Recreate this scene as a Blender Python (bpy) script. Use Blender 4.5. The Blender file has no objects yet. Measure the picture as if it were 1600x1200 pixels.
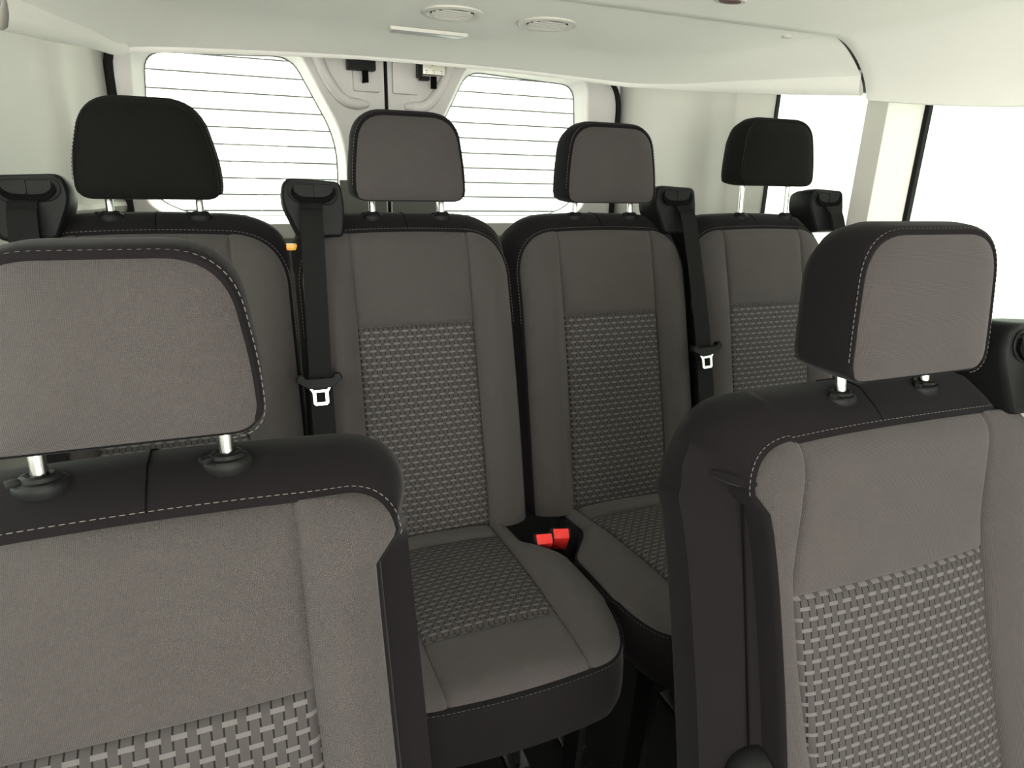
import bpy, bmesh, math, random
import numpy as np
from mathutils import Vector, Matrix

# ------------------------------------------------------------------ camera, world, lights
S = bpy.context.scene
COL = S.collection
ZC = 1.25                                    # camera height above the van floor
cam_data = bpy.data.cameras.new('camera')
cam_data.sensor_width = 36.0
cam_data.lens = 1020.0 / 1600.0 * 36.0
cam_data.clip_start = 0.02
cam = bpy.data.objects.new('camera', cam_data)
COL.objects.link(cam)
R = [[0.9293073365766679, 0.09187868761625924, 0.3576956540785665],
     [-0.36844725743120565, 0.29672268181813627, 0.8810234211336699],
     [0.025189138059936163, 0.950533511695704, -0.30959901561088754]]
M = Matrix([[R[i][0], R[i][1], -R[i][2], 0] for i in range(3)] + [[0, 0, 0, 1]])
M.translation = Vector((0, 0, ZC))
cam.matrix_world = M
S.camera = cam

W = bpy.data.worlds.new('world')
S.world = W
W.use_nodes = True
W.node_tree.nodes['Background'].inputs[0].default_value = (0.97, 1.0, 0.93, 1)
W.node_tree.nodes['Background'].inputs[1].default_value = 5.3


def area(name, loc, rot, sx, sy, power, color):
    d = bpy.data.lights.new(name, 'AREA')
    d.shape = 'RECTANGLE'
    d.size = sx
    d.size_y = sy
    d.energy = power
    d.color = color
    o = bpy.data.objects.new(name, d)
    o.location = loc
    o.rotation_euler = rot
    COL.objects.link(o)
    return o


# added fill lamp behind the camera, standing in for daylight through the windscreen
area('windscreen_fill', (-0.12, -1.15, ZC - 0.10), (math.radians(95), 0, math.radians(-8)), 1.1, 0.7, 27, (1.0, 0.93, 0.87))
# added unseen lamp behind the van, brightens the shutter and rear headliner
area('rear_fill_lamp', (0.5, 3.35, 3.4), (math.radians(12), 0, 0), 3.0, 0.8, 340, (0.97, 1.0, 0.93))
S.view_settings.view_transform = 'Standard'
S.view_settings.look = 'None'
S.view_settings.gamma = 1
S.view_settings.use_curve_mapping = False
S.view_settings.exposure = 0.32

# ------------------------------------------------------------------ materials


def new_mat(name):
    m = bpy.data.materials.new(name)
    m.use_nodes = True
    nt = m.node_tree
    return m, nt, nt.nodes['Principled BSDF']


def N(nt, kind, **kw):
    n = nt.nodes.new(kind)
    for k, v in kw.items():
        setattr(n, k, v)
    return n


def math_n(nt, op, a, b=None):
    n = nt.nodes.new('ShaderNodeMath')
    n.operation = op
    for i, v in enumerate((a, b)):
        if v is None:
            continue
        if isinstance(v, (int, float)):
            n.inputs[i].default_value = v
        else:
            nt.links.new(v, n.inputs[i])
    return n.outputs[0]


def plain(name, col, rough=0.6, metal=0.0, bump=0.0, scale=300, spec=0.5, var=0.0):
    m, nt, b = new_mat(name)
    b.inputs['Base Color'].default_value = (*col, 1)
    b.inputs['Roughness'].default_value = rough
    b.inputs['Metallic'].default_value = metal
    b.inputs['Specular IOR Level'].default_value = spec
    tc = N(nt, 'ShaderNodeTexCoord')
    nz = N(nt, 'ShaderNodeTexNoise')
    nz.inputs['Scale'].default_value = scale
    nz.inputs['Detail'].default_value = 3
    nt.links.new(tc.outputs['Object'], nz.inputs['Vector'])
    if bump:
        bp = N(nt, 'ShaderNodeBump')
        bp.inputs['Strength'].default_value = bump
        bp.inputs['Distance'].default_value = 0.001
        nt.links.new(nz.outputs[0], bp.inputs['Height'])
        nt.links.new(bp.outputs[0], b.inputs['Normal'])
    if var:
        cr = N(nt, 'ShaderNodeMapRange')
        cr.inputs[1].default_value = 0.3
        cr.inputs[2].default_value = 0.7
        cr.inputs[3].default_value = 1 - var
        cr.inputs[4].default_value = 1 + var
        nt.links.new(nz.outputs[0], cr.inputs[0])
        mx = N(nt, 'ShaderNodeVectorMath', operation='SCALE')
        mx.inputs[0].default_value = col
        nt.links.new(cr.outputs[0], mx.inputs['Scale'])
        nt.links.new(mx.outputs[0], b.inputs['Base Color'])
    return m


def knit(name, col, pitch=0.0013, contrast=0.25, bump=0.5, coord='UV', sheen=0.1, spec=0.12):
    """fine knitted upholstery cloth"""
    m, nt, b = new_mat(name)
    b.inputs['Roughness'].default_value = 0.9
    b.inputs['Specular IOR Level'].default_value = spec
    b.inputs['Sheen Weight'].default_value = sheen
    b.inputs['Sheen Roughness'].default_value = 0.4
    tc = N(nt, 'ShaderNodeTexCoord')
    sp = N(nt, 'ShaderNodeSeparateXYZ')
    nt.links.new(tc.outputs[coord], sp.inputs[0])
    k = 2 * math.pi / pitch
    sx = math_n(nt, 'SINE', math_n(nt, 'MULTIPLY', sp.outputs[0], k))
    yy = sp.outputs[1] if coord == 'UV' else math_n(nt, 'ADD', sp.outputs[1], sp.outputs[2])
    sy = math_n(nt, 'SINE', math_n(nt, 'ADD', math_n(nt, 'MULTIPLY', yy, k), math_n(nt, 'MULTIPLY', sx, 0.8)))
    h = math_n(nt, 'MULTIPLY', math_n(nt, 'ADD', sx, 1.2), math_n(nt, 'ADD', sy, 1.2))
    nz = N(nt, 'ShaderNodeTexNoise')
    nz.inputs['Scale'].default_value = 900
    nz.inputs['Detail'].default_value = 2
    nt.links.new(tc.outputs['Object'], nz.inputs['Vector'])
    nb = N(nt, 'ShaderNodeTexNoise')
    nb.inputs['Scale'].default_value = 22
    nb.inputs['Detail'].default_value = 3
    nt.links.new(tc.outputs['Object'], nb.inputs['Vector'])
    f = math_n(nt, 'ADD', math_n(nt, 'MULTIPLY', h, contrast / 2.4), math_n(nt, 'MULTIPLY', nz.outputs[0], contrast))
    f = math_n(nt, 'ADD', f, math_n(nt, 'MULTIPLY', nb.outputs[0], 0.16))
    f = math_n(nt, 'ADD', f, 1 - contrast * 1.1 - 0.08)
    v = N(nt, 'ShaderNodeVectorMath', operation='SCALE')
    v.inputs[0].default_value = col
    nt.links.new(f, v.inputs['Scale'])
    nt.links.new(v.outputs[0], b.inputs['Base Color'])
    bp = N(nt, 'ShaderNodeBump')
    bp.inputs['Strength'].default_value = bump
    bp.inputs['Distance'].default_value = 0.0006
    nt.links.new(math_n(nt, 'ADD', math_n(nt, 'MULTIPLY', h, .25), nz.outputs[0]), bp.inputs['Height'])
    nt.links.new(bp.outputs[0], b.inputs['Normal'])
    return m


def basket(name, base, light, dark, cw=0.0092, rh=0.0118):
    """woven ribbon cloth: upright ribbons tied by short pale bars, alternate columns offset"""
    m, nt, b = new_mat(name)
    b.inputs['Roughness'].default_value = 0.8
    b.inputs['Specular IOR Level'].default_value = 0.2
    tc = N(nt, 'ShaderNodeTexCoord')
    sp = N(nt, 'ShaderNodeSeparateXYZ')
    nt.links.new(tc.outputs['UV'], sp.inputs[0])
    x = math_n(nt, 'DIVIDE', math_n(nt, 'ADD', sp.outputs[0], 5.0), cw)
    ci = math_n(nt, 'FLOOR', x)
    fx = math_n(nt, 'FRACT', x)
    par = math_n(nt, 'MULTIPLY', math_n(nt, 'MODULO', ci, 2.0), 0.5)
    y = math_n(nt, 'ADD', math_n(nt, 'DIVIDE', math_n(nt, 'ADD', sp.outputs[1], 5.0), rh * 2), par)
    fy = math_n(nt, 'FRACT', y)
    # pale bar: part of each repeat of the column
    bar = math_n(nt, 'LESS_THAN', math_n(nt, 'ABSOLUTE', math_n(nt, 'SUBTRACT', fy, 0.5)), 0.085)
    nbar = math_n(nt, 'MULTIPLY', math_n(nt, 'GREATER_THAN', math_n(nt, 'ABSOLUTE', math_n(nt, 'SUBTRACT', fy, 0.5)), 0.415),
                  math_n(nt, 'GREATER_THAN', math_n(nt, 'ABSOLUTE', math_n(nt, 'SUBTRACT', fx, 0.5)), 0.38))
    bar = math_n(nt, 'MAXIMUM', bar, nbar)
    thread = math_n(nt, 'ADD', 0.8, math_n(nt, 'MULTIPLY', math_n(nt, 'SINE', math_n(nt, 'MULTIPLY', sp.outputs[0], 2 * math.pi / 0.0011)), 0.2))
    # column borders are dark except beside the bars
    edge = math_n(nt, 'GREATER_THAN', math_n(nt, 'ABSOLUTE', math_n(nt, 'SUBTRACT', fx, 0.5)), 0.42)
    nearbar = math_n(nt, 'LESS_THAN', math_n(nt, 'ABSOLUTE', math_n(nt, 'SUBTRACT', fy, 0.5)), 0.18)
    nb2 = math_n(nt, 'GREATER_THAN', math_n(nt, 'ABSOLUTE', math_n(nt, 'SUBTRACT', fy, 0.5)), 0.40)
    line = math_n(nt, 'MULTIPLY', edge, math_n(nt, 'SUBTRACT', 1.0, bar))
    line = math_n(nt, 'MULTIPLY', line, math_n(nt, 'SUBTRACT', 1.0, nb2))
    # ribbon height rises in the middle of the run between bars
    ribbon = math_n(nt, 'ABSOLUTE', math_n(nt, 'SUBTRACT', fy, 0.5))
    mix1 = N(nt, 'ShaderNodeMix', data_type='RGBA')
    mix1.inputs[6].default_value = (*base, 1)
    mix1.inputs[7].default_value = (*light, 1)
    nt.links.new(math_n(nt, 'MULTIPLY', bar, thread), mix1.inputs[0])
    mix2 = N(nt, 'ShaderNodeMix', data_type='RGBA')
    nt.links.new(line, mix2.inputs[0])
    nt.links.new(mix1.outputs[2], mix2.inputs[6])
    mix2.inputs[7].default_value = (*dark, 1)
    nt.links.new(mix2.outputs[2], b.inputs['Base Color'])
    hh = math_n(nt, 'ADD', math_n(nt, 'MULTIPLY', ribbon, 0.8), math_n(nt, 'MULTIPLY', line, -0.6))
    hh = math_n(nt, 'ADD', hh, math_n(nt, 'MULTIPLY', bar, -0.05))
    bp = N(nt, 'ShaderNodeBump')
    bp.inputs['Strength'].default_value = 0.7
    bp.inputs['Distance'].default_value = 0.0015
    nt.links.new(hh, bp.inputs['Height'])
    nt.links.new(bp.outputs[0], b.inputs['Normal'])
    return m


GREY = knit('grey_knit_cloth', (0.052, 0.0455, 0.0442), contrast=0.34, bump=0.7)
DARK = knit('charcoal_cloth', (0.0080, 0.0068, 0.0074), contrast=0.06, bump=0.15, coord='Object', sheen=0.05, spec=0.05)
DARKP = knit('charcoal_panel_cloth', (0.0065, 0.0062, 0.0058), contrast=0.2, sheen=0.03, spec=0.05)
WOVEN = basket('woven_ribbon_cloth', (0.038, 0.0335, 0.0328), (0.098, 0.090, 0.088), (0.005, 0.005, 0.005))
THREAD = plain('pale_stitch_thread', (0.085, 0.08, 0.072), 0.8)
DTHREAD = plain('dim_stitch_thread', (0.022, 0.022, 0.020), 0.8)
BLACKP = plain('black_moulded_plastic', (0.006, 0.006, 0.006), 0.5, bump=0.15, scale=900, spec=0.13)
SLOT = plain('deep_black_plastic', (0.0025, 0.0025, 0.0025), 0.7, spec=0.03)
WEB = plain('black_seat_belt_webbing', (0.006, 0.006, 0.0058), 0.7, bump=0.4, scale=1200, spec=0.1)
CHROME = plain('polished_steel', (0.50, 0.50, 0.49), 0.22, 1.0)
TONGUE = plain('brushed_steel', (0.85, 0.85, 0.83), 0.3, 1.0)
RED = plain('red_release_button', (0.75, 0.03, 0.025), 0.35)
TRIM = plain('light_grey_trim_plastic', (0.55, 0.53, 0.485), 0.55, bump=0.1, scale=700)
DOORTRIM = plain('light_door_trim_plastic', (0.55, 0.52, 0.505), 0.5, bump=0.1, scale=700)
HEAD = plain('headliner_felt', (0.84, 0.82, 0.77), 0.95, bump=0.5, scale=900, spec=0.1, var=0.035)
GASKET = plain('black_rubber_seal', (0.006, 0.006, 0.006), 0.7, spec=0.15)
FLOORM = plain('dark_floor_covering', (0.005, 0.005, 0.005), 0.8, bump=0.3, scale=400, spec=0.1)
LEGM = plain('black_painted_steel', (0.005, 0.005, 0.005), 0.3, spec=0.3)
DARKTRIM = plain('mid_grey_lower_trim', (0.12, 0.12, 0.11), 0.6, bump=0.1, scale=700)
WHITEW = plain('white_painted_wall', (0.46, 0.478, 0.452), 0.9, var=0.02, scale=3)


def shutter_mat():
    m, nt, b = new_mat('white_enamel_groove_shade')
    b.inputs['Roughness'].default_value = 0.9
    b.inputs['Specular IOR Level'].default_value = 0.05
    tc = N(nt, 'ShaderNodeTexCoord')
    sp = N(nt, 'ShaderNodeSeparateXYZ')
    nt.links.new(tc.outputs['Object'], sp.inputs[0])
    f = math_n(nt, 'FRACT', math_n(nt, 'DIVIDE', math_n(nt, 'ADD', sp.outputs[2], 10.0 * 0.098 + 0.2), 0.098))
    joint = math_n(nt, 'GREATER_THAN', f, 0.90)  # shade of the slat grooves and creases painted in as dark bands
    crease_shade = math_n(nt, 'LESS_THAN', math_n(nt, 'ABSOLUTE', math_n(nt, 'SUBTRACT', f, 0.42)), 0.02)
    crease_shade2 = math_n(nt, 'LESS_THAN', math_n(nt, 'ABSOLUTE', math_n(nt, 'SUBTRACT', f, 0.80)), 0.014)
    v = math_n(nt, 'MAXIMUM', math_n(nt, 'MULTIPLY', joint, 0.90), math_n(nt, 'MULTIPLY', math_n(nt, 'MAXIMUM', crease_shade, crease_shade2), 0.84))
    mx = N(nt, 'ShaderNodeMix', data_type='RGBA')
    nt.links.new(v, mx.inputs[0])
    mx.inputs[6].default_value = (0.62, 0.63, 0.60, 1)
    mx.inputs[7].default_value = (0.02, 0.02, 0.02, 1)
    nt.links.new(mx.outputs[2], b.inputs['Base Color'])
    return m


SHUT = shutter_mat()
CONC = plain('pale_concrete', (0.8, 0.8, 0.76), 0.9, var=0.1, scale=6)
BODY = plain('white_body_paint', (0.8, 0.8, 0.8), 0.4)
AMBER = plain('amber_plastic', (0.85, 0.38, 0.03), 0.4)
LENS = plain('frosted_lamp_lens', (0.50, 0.48, 0.49), 0.3)
BROWN = plain('brown_lamp_bezel', (0.10, 0.05, 0.045), 0.4)
PAPER = plain('white_label_paper', (0.75, 0.66, 0.68), 0.6)
PINK = plain('pink_label_print', (0.7, 0.28, 0.33), 0.6)


def glass_mat():
    m, nt, b = new_mat('window_glass')
    out = nt.nodes['Material Output']
    tr = N(nt, 'ShaderNodeBsdfTransparent')
    tr.inputs[0].default_value = (0.97, 1.0, 0.97, 1)
    gl = N(nt, 'ShaderNodeBsdfGlossy')
    gl.inputs['Roughness'].default_value = 0.02
    fr = N(nt, 'ShaderNodeFresnel')
    fr.inputs[0].default_value = 1.45
    mx = N(nt, 'ShaderNodeMixShader')
    nt.links.new(math_n(nt, 'MULTIPLY', fr.outputs[0], 0.2), mx.inputs[0])
    nt.links.new(tr.outputs[0], mx.inputs[1])
    nt.links.new(gl.outputs[0], mx.inputs[2])
    nt.links.new(mx.outputs[0], out.inputs[0])
    return m


GLASS = glass_mat()

# ------------------------------------------------------------------ helpers


def link_mesh(name, bm, mat, parent=None, smooth=True, recalc=True):
    if recalc:
        bmesh.ops.recalc_face_normals(bm, faces=bm.faces)
    me = bpy.data.meshes.new(name)
    bm.to_mesh(me)
    bm.free()
    me.materials.append(mat)
    if smooth:
        me.polygons.foreach_set('use_smooth', [True] * len(me.polygons))
        try:
            me.set_sharp_from_angle(angle=math.radians(42))
        except Exception:
            pass
    o = bpy.data.objects.new(name, me)
    COL.objects.link(o)
    if parent is not None:
        o.parent = parent
        # every builder below works in root space; a sub-part sits at its part's origin
    return o


def tag(o, label=None, cat=None, group=None, kind=None):
    if label:
        o['label'] = label
    if cat:
        o['category'] = cat
    if group:
        o['group'] = group
    if kind:
        o['kind'] = kind
    return o


def thing(name, label, cat, loc, group=None):
    o = bpy.data.objects.new(name, None)
    o.empty_display_size = 0.05
    o.location = loc
    COL.objects.link(o)
    return tag(o, label, cat, group)


def rounded_poly(pts, radii, n=7):
    """2-D closed polygon with rounded corners"""
    out = []
    k = len(pts)
    for i in range(k):
        p0, p1, p2 = (np.array(pts[(i + j) % k], float) for j in (-1, 0, 1))
        r = radii[i] if hasattr(radii, '__len__') else radii
        a = p0 - p1
        b = p2 - p1
        la, lb = np.linalg.norm(a), np.linalg.norm(b)
        a /= la
        b /= lb
        r = min(r, 0.49 * min(la, lb))
        if r <= 0:
            out.append(tuple(p1))
            continue
        A = p1 + a * r
        B = p1 + b * r
        for j in range(n + 1):
            t = j / n
            q = (1 - t) ** 2 * A + 2 * t * (1 - t) * p1 + t * t * B
            out.append(tuple(q))
    return out


def ring_loft(bm, rings, close=True, cap0=False, cap1=False, uvs=None):
    vs = [[bm.verts.new(p) for p in r] for r in rings]
    n = len(vs[0])
    for a, b in zip(vs[:-1], vs[1:]):
        for i in range(n if close else n - 1):
            j = (i + 1) % n
            try:
                bm.faces.new((a[i], a[j], b[j], b[i]))
            except ValueError:
                pass
    if cap0:
        bm.faces.new(vs[0])
    if cap1:
        bm.faces.new(vs[-1])
    return vs


def grid(bm, P, UV=None):
    """P[i][j] -> Vector ; UV[i][j] -> (u,v)"""
    lay = bm.loops.layers.uv.verify()
    vs = [[bm.verts.new(p) for p in row] for row in P]
    for i in range(len(vs) - 1):
        for j in range(len(vs[0]) - 1):
            idx = ((i, j), (i + 1, j), (i + 1, j + 1), (i, j + 1))
            q = [vs[a][b] for a, b in idx]
            if (q[0].co - q[1].co).length < 1e-7 or (q[2].co - q[3].co).length < 1e-7 or (q[0].co - q[3].co).length < 1e-7 or (q[1].co - q[2].co).length < 1e-7:
                pass
            f = bm.faces.new(q)
            if UV is not None:
                for l, (a, b) in zip(f.loops, idx):
                    l[lay].uv = UV[a][b]
    return vs


def plate(bm, outline, holes, to3, depth=None):
    """flat plate with holes; to3(p, d) gives the 3-D point at depth d"""
    def loop(pts, d):
        vs = [bm.verts.new(to3(p, d)) for p in pts]
        es = [bm.edges.new((vs[i], vs[(i + 1) % len(vs)])) for i in range(len(vs))]
        return vs, es
    layers = []
    for d in ([0.0] if depth is None else [0.0, depth]):
        allv, alle = [], []
        for pts in [outline] + list(holes):
            v, e = loop(pts, d)
            allv.append(v)
            alle += e
        bmesh.ops.triangle_fill(bm, use_beauty=True, use_dissolve=False, edges=alle)
        layers.append(allv)
    if depth is not None:
        for a, b in zip(layers[0], layers[1]):
            for i in range(len(a)):
                j = (i + 1) % len(a)
                bm.faces.new((a[i], a[j], b[j], b[i]))


def tube_pts(bm, pts, r, seg=10, cap=True, r2=None):
    pts = [Vector(p) for p in pts]
    rings = []
    ref = None
    for i, p in enumerate(pts):
        t = (pts[min(i + 1, len(pts) - 1)] - pts[max(i - 1, 0)]).normalized()
        if ref is None:
            ref = Vector((0, 0, 1)) if abs(t.z) < 0.9 else Vector((1, 0, 0))
        a = t.cross(ref).normalized()
        b = t.cross(a).normalized()
        ref = -b if ref.dot(-b) > 0 else b
        rr = r[i] if hasattr(r, '__len__') else r
        rb = rr if r2 is None else r2
        rings.append([p + a * math.cos(2 * math.pi * k / seg) * rr + b * math.sin(2 * math.pi * k / seg) * rb for k in range(seg)])
    ring_loft(bm, rings, True, cap, cap)


def box(bm, c, s, rot=None, bevel=0.0):
    r = bmesh.ops.create_cube(bm, size=1.0)
    vs = r['verts']
    for v in vs:
        v.co = Vector((v.co.x * s[0], v.co.y * s[1], v.co.z * s[2]))
    if bevel:
        es = list({e for v in vs for e in v.link_edges})
        g = bmesh.ops.bevel(bm, geom=es, offset=bevel, segments=2, profile=0.7, affect='EDGES')
        vs = list({v for f in g['faces'] for v in f.verts} | {v for v in vs if v.is_valid})
    for v in vs:
        q = v.co.copy()
        if rot is not None:
            q = rot @ q
        v.co = q + Vector(c)


def lathe(bm, prof, center, seg=24, axis='Z', sx=1.0, sy=1.0):
    rings = []
    for r, h in prof:
        ring = []
        for k in range(seg):
            a = 2 * math.pi * k / seg
            x, y = r * math.cos(a) * sx, r * math.sin(a) * sy
            ring.append(Vector(center) + (Vector((x, y, h)) if axis == 'Z' else Vector((x, h, y))))
        rings.append(ring)
    ring_loft(bm, rings, True, prof[0][0] > 1e-5, prof[-1][0] > 1e-5)


def sm(t):
    t = min(max(t, 0.0), 1.0)
    return t * t * (3 - 2 * t)


# ------------------------------------------------------------------ upholstered pad (backrest or cushion)
class Pad:
    """A padded seat surface in its own plane: x across, s along, n out of the plane.
    to3(x, s, n) turns these into root space."""

    def __init__(self, to3, H, half, xi, s_ins, s_ins0, rad=0.075, drop=0.012,
                 notch=None, bol=0.022, waist=None, thick=0.12, dome=0.036, side_out=0.008, xc=0.0, crown=0.006):
        self.to3 = to3
        self.H = H
        self.half = half          # function(s, side) -> half width
        self.xi = xi              # function(s, side) -> inner seam x (signed)
        self.s_ins = s_ins
        self.s_ins0 = s_ins0
        self.rad = rad
        self.drop = drop
        self.notch = notch or {}
        self.bol = bol
        self.thick = thick
        self.dome = dome
        self.side_out = side_out
        self.crown = crown

    def top(self, x):
        """seam height at x"""
        w = self.half(self.H, 1 if x > 0 else -1) + 1e-6
        r = min(abs(x) / w, 1.0)
        return self.H - self.drop * r * r

    def corner(self, side, m=22):
        """outer outline of one side from the bottom up and round the shoulder to the inner seam"""
        pts = []
        rad = self.rad
        s1 = self.H - self.drop - rad
        ns = 26
        for i in range(ns):
            s = s1 * i / (ns - 1)
            pts.append((side * (self.half(s, side) - self.nt(s, side)), s))
        w = self.half(self.H, side)
        # rounded shoulder
        p0 = np.array(pts[-1])
        p1 = np.array((side * w, self.H - self.drop * 0.9))
        xin = self.xi(self.H, side)
        p2 = np.array((side * max(abs(xin) + 0.004, w - rad * 1.1), self.top(max(abs(xin) + 0.004, w - rad * 1.1))))
        nt1 = self.nt(s1, side)
        for i in range(1, m):
            t = i / (m - 1)
            q = (1 - t) ** 2 * np.array((side * w, s1)) + 2 * t * (1 - t) * (p1 * 0.93 + (p0 * 0 + p2) * 0.07) + t * t * p2
            q[0] -= side * self.nt(q[1], side)
            pts.append(tuple(q))
        # on along the top to the inner seam
        for i in range(1, 6):
            t = i / 5
            x = p2[0] + (xin - p2[0]) * t
            pts.append((x, self.top(x)))
        return pts

    def nt(self, s, side):
        if side not in self.notch:
            return 0.0
        d, s0, ramp = self.notch[side]
        return d * sm((s0 - s) / ramp)

    def n0(self, x, s):
        u = s / self.H
        c = self.crown * math.sin(math.pi * min(max(u, 0), 1))
        # roll towards the far seam
        e = self.H - s
        r = 0.035
        if e < r:
            c -= 0.012 * (1 - max(e, 0) / r) ** 2
        c -= 0.6 * x * x * 0.5
        return c

    def panels(self, names, mats, parent):
        H = self.H
        # strip between inner seams, three bands: rear strip (optional), insert, far panel
        objs = []

        def edges_x(nx=26):
            a = [0, 0.006, 0.018, 0.04]
            mid = list(np.linspace(0.07, 0.93, nx))
            return a + mid + [0.96, 0.982, 0.994, 1]

        def band(s_lo, s_hi, hi_is_top, name, mat, puff=0.003):
            X = edges_x()
            rows = []
            V = [0, 0.008, 0.02, 0.05] + list(np.linspace(0.09, 0.91, 24)) + [0.95, 0.98, 0.992, 1]
            P, U = [], []
            for v in V:
                prow, urow = [], []
                for a in X:
                    s_est = s_lo + (s_hi - s_lo) * v
                    xl, xr = self.xi(s_est, -1), self.xi(s_est, 1)
                    x = xl + (xr - xl) * a
                    hi = self.top(x) if hi_is_top else s_hi
                    s = s_lo + (hi - s_lo) * v
                    wx = min(a, 1 - a) * (xr - xl)
                    wv = min(v, 1 - v) * (hi - s_lo)
                    g = puff * (1 - math.exp(-wx / 0.009)) * (1 - math.exp(-wv / 0.009))
                    dip = 0.003 * (math.exp(-(wx / 0.0025) ** 2) + math.exp(-(wv / 0.0025) ** 2))
                    prow.append(self.to3(x, s, self.n0(x, s) + g - min(dip, 0.004)))
                    urow.append((x, s))
                P.append(prow)
                U.append(urow)
            bm = bmesh.new()
            grid(bm, P, U)
            return link_mesh(name, bm, mat, parent)
        if self.s_ins0 > 0.001:
            objs.append(band(0, self.s_ins0, False, names['rear'], mats['grey'], 0.008))
        objs.append(band(self.s_ins0, self.s_ins, False, names['insert'], mats['woven'], 0.004))
        objs.append(band(self.s_ins, H, True, names['far'], mats['grey'], 0.004))
        for side in (-1, 1):
            out = self.corner(side)
            n = len(out)
            # inner boundary parameter: same arclength share
            L = [0.0]
            for i in range(1, n):
                L.append(L[-1] + math.dist(out[i], out[i - 1]))
            P, U = [], []
            Rr = [0, 0.02, 0.05, 0.1] + list(np.linspace(0.17, 0.86, 12)) + [0.91, 0.95, 0.98, 1]
            for i, (ox, os_) in enumerate(out):
                # straight part maps level; the shoulder squeezes up towards the inner seam end
                s_in = min(os_ + 0.0, H)
                if i == n - 1:
                    s_in = self.top(self.xi(H, side))
                s_in = min(s_in, self.top(self.xi(H, side)))
                ix = self.xi(s_in, side)
                prow, urow = [], []
                for r in Rr:
                    x = ix + (ox - ix) * r
                    s = s_in + (os_ - s_in) * r
                    width = abs(ox - ix)
                    k = sm(width / 0.085)
                    fade = sm((H - s) / 0.22 + 0.15)
                    nn = self.n0(ix, s)
                    nn += self.bol * k * fade * (math.sin(math.pi * min(r, 1) ** 0.85) + 0.25 * r)
                    e = width * (1 - r)
                    rr = 0.022
                    if e < rr:
                        nn -= 0.014 * k * (1 - math.sqrt(max(0, 1 - (1 - e / rr) ** 2)))
                    nn -= 0.010 * r * r * k
                    wi = width * r
                    nn -= 0.003 * math.exp(-(wi / 0.0025) ** 2)
                    prow.append(self.to3(x, s, nn))
                    urow.append((x, s))
                P.append(prow)
                U.append(urow)
            self.edge_n = getattr(self, 'edge_n', {})
            bm = bmesh.new()
            grid(bm, P, U)
            bmesh.ops.remove_doubles(bm, verts=bm.verts, dist=1e-5)
            objs.append(link_mesh(names['side'], bm, mats['grey'], parent))
            self.edge_n[side] = [p[-1] for p in P]
        return objs

    def seam(self):
        """full seam outline in root space + 2-D outward normals"""
        l = self.corner(-1)
        r = self.corner(1)
        top = []
        xl, xr = l[-1][0], r[-1][0]
        for i in range(1, 22):
            x = xl + (xr - xl) * i / 22
            top.append((x, self.top(x)))
        pts = l + top + r[::-1]
        out = []
        for i in range(len(pts)):
            a = np.array(pts[max(i - 4, 0)])
            b = np.array(pts[min(i + 4, len(pts) - 1)])
            t = b - a
            t /= (np.linalg.norm(t) + 1e-9)
            out.append((-t[1], t[0]))
        return pts, out

    def seam_n(self, x, s):
        """height of the front face at the outline, same recipe as the bolster edge"""
        side = 1 if x > 0 else -1
        ix = self.xi(s, side)
        width = abs(x) - abs(ix)
        k = sm(max(0, width) / 0.085)
        if abs(x) <= abs(ix) + 1e-6:
            return self.n0(x, s) - 0.002
        fade = sm((self.H - s) / 0.22 + 0.15)
        return self.n0(ix, s) + self.bol * k * fade * (math.sin(math.pi) + 0.25) - 0.014 * k - 0.010 * k - 0.002 * (1 - k)

    def shell(self, name, mat, parent, rings=None, flare=0.0):
        pts, nrm = self.seam()
        th = self.thick
        prof = rings or [(0, 0), (0.10, 0.003), (0.30, 0.010), (0.55, 0.017), (1.0, 0.03), (0.0, 0.0)]
        # (outward, back) pairs at the side and at the top
        side = [(-0.002, 0.003), (0.002, 0.001), (0.005, -0.006), (self.side_out, -0.03), (self.side_out, -0.06), (self.side_out - .002, -th * 0.8),
                (self.side_out - .012, -th * 0.97), (-0.03, -th), (-0.08, -th - 0.004)]
        d = self.dome
        topp = [(-0.002, 0.003), (0.004, 0.001), (d * 0.36, -0.009), (d * 0.80, -0.030), (d, -0.058), (d * 0.92, -th * 0.8),
                (d * 0.45, -th * 0.97), (-0.02, -th), (-0.08, -th - 0.004)]
        rr = []
        for (so, sn), (to, tn) in zip(side, topp):
            ring = []
            for (x, s), (nx, ns) in zip(pts, nrm):
                up = sm(max(ns, 0) ** 1.0)
                sd = 1 if x > 0 else -1
                nt = self.nt(s, sd) * (1 if abs(x) > 0.1 else 0)
                o = so + (to - so) * up
                b = sn + (tn - sn) * up
                # below the shoulder the shell steps back out to full width behind the recess
                if sd in self.notch and abs(x) > 0.1:
                    s0 = self.notch[sd][1]
                    if sn < -0.05:
                        o += nt + flare * sm((s0 + 0.10 - s) / 0.11) * (1 - up)
                    elif sn < -0.01 and nt > 0:
                        o -= 0.004 * sm(nt / 0.02)
                lim = (0.0 if s > 0 else 0.0)
                ss = max(s + ns * o, -0.02)
                ring.append(self.to3(x + nx * o, ss, self.seam_n(x, s) + b))
            rr.append(ring)
        bm = bmesh.new()
        ring_loft(bm, rr, close=False)
        # back face and bottom
        last = rr[-1]
        n = len(last)
        vs = [bm.verts.new(p) for p in last]
        half = n // 2
        for i in range(half):
            j = n - 1 - i
            if j - i <= 1:
                break
            a, b, c, e = vs[i], vs[i + 1], vs[j - 1], vs[j]
            if b is c:
                bm.faces.new((a, b, e))
            else:
                bm.faces.new((a, b, c, e))
        bmesh.ops.remove_doubles(bm, verts=bm.verts, dist=1e-6)
        return link_mesh(name, bm, mat, parent)

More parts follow.
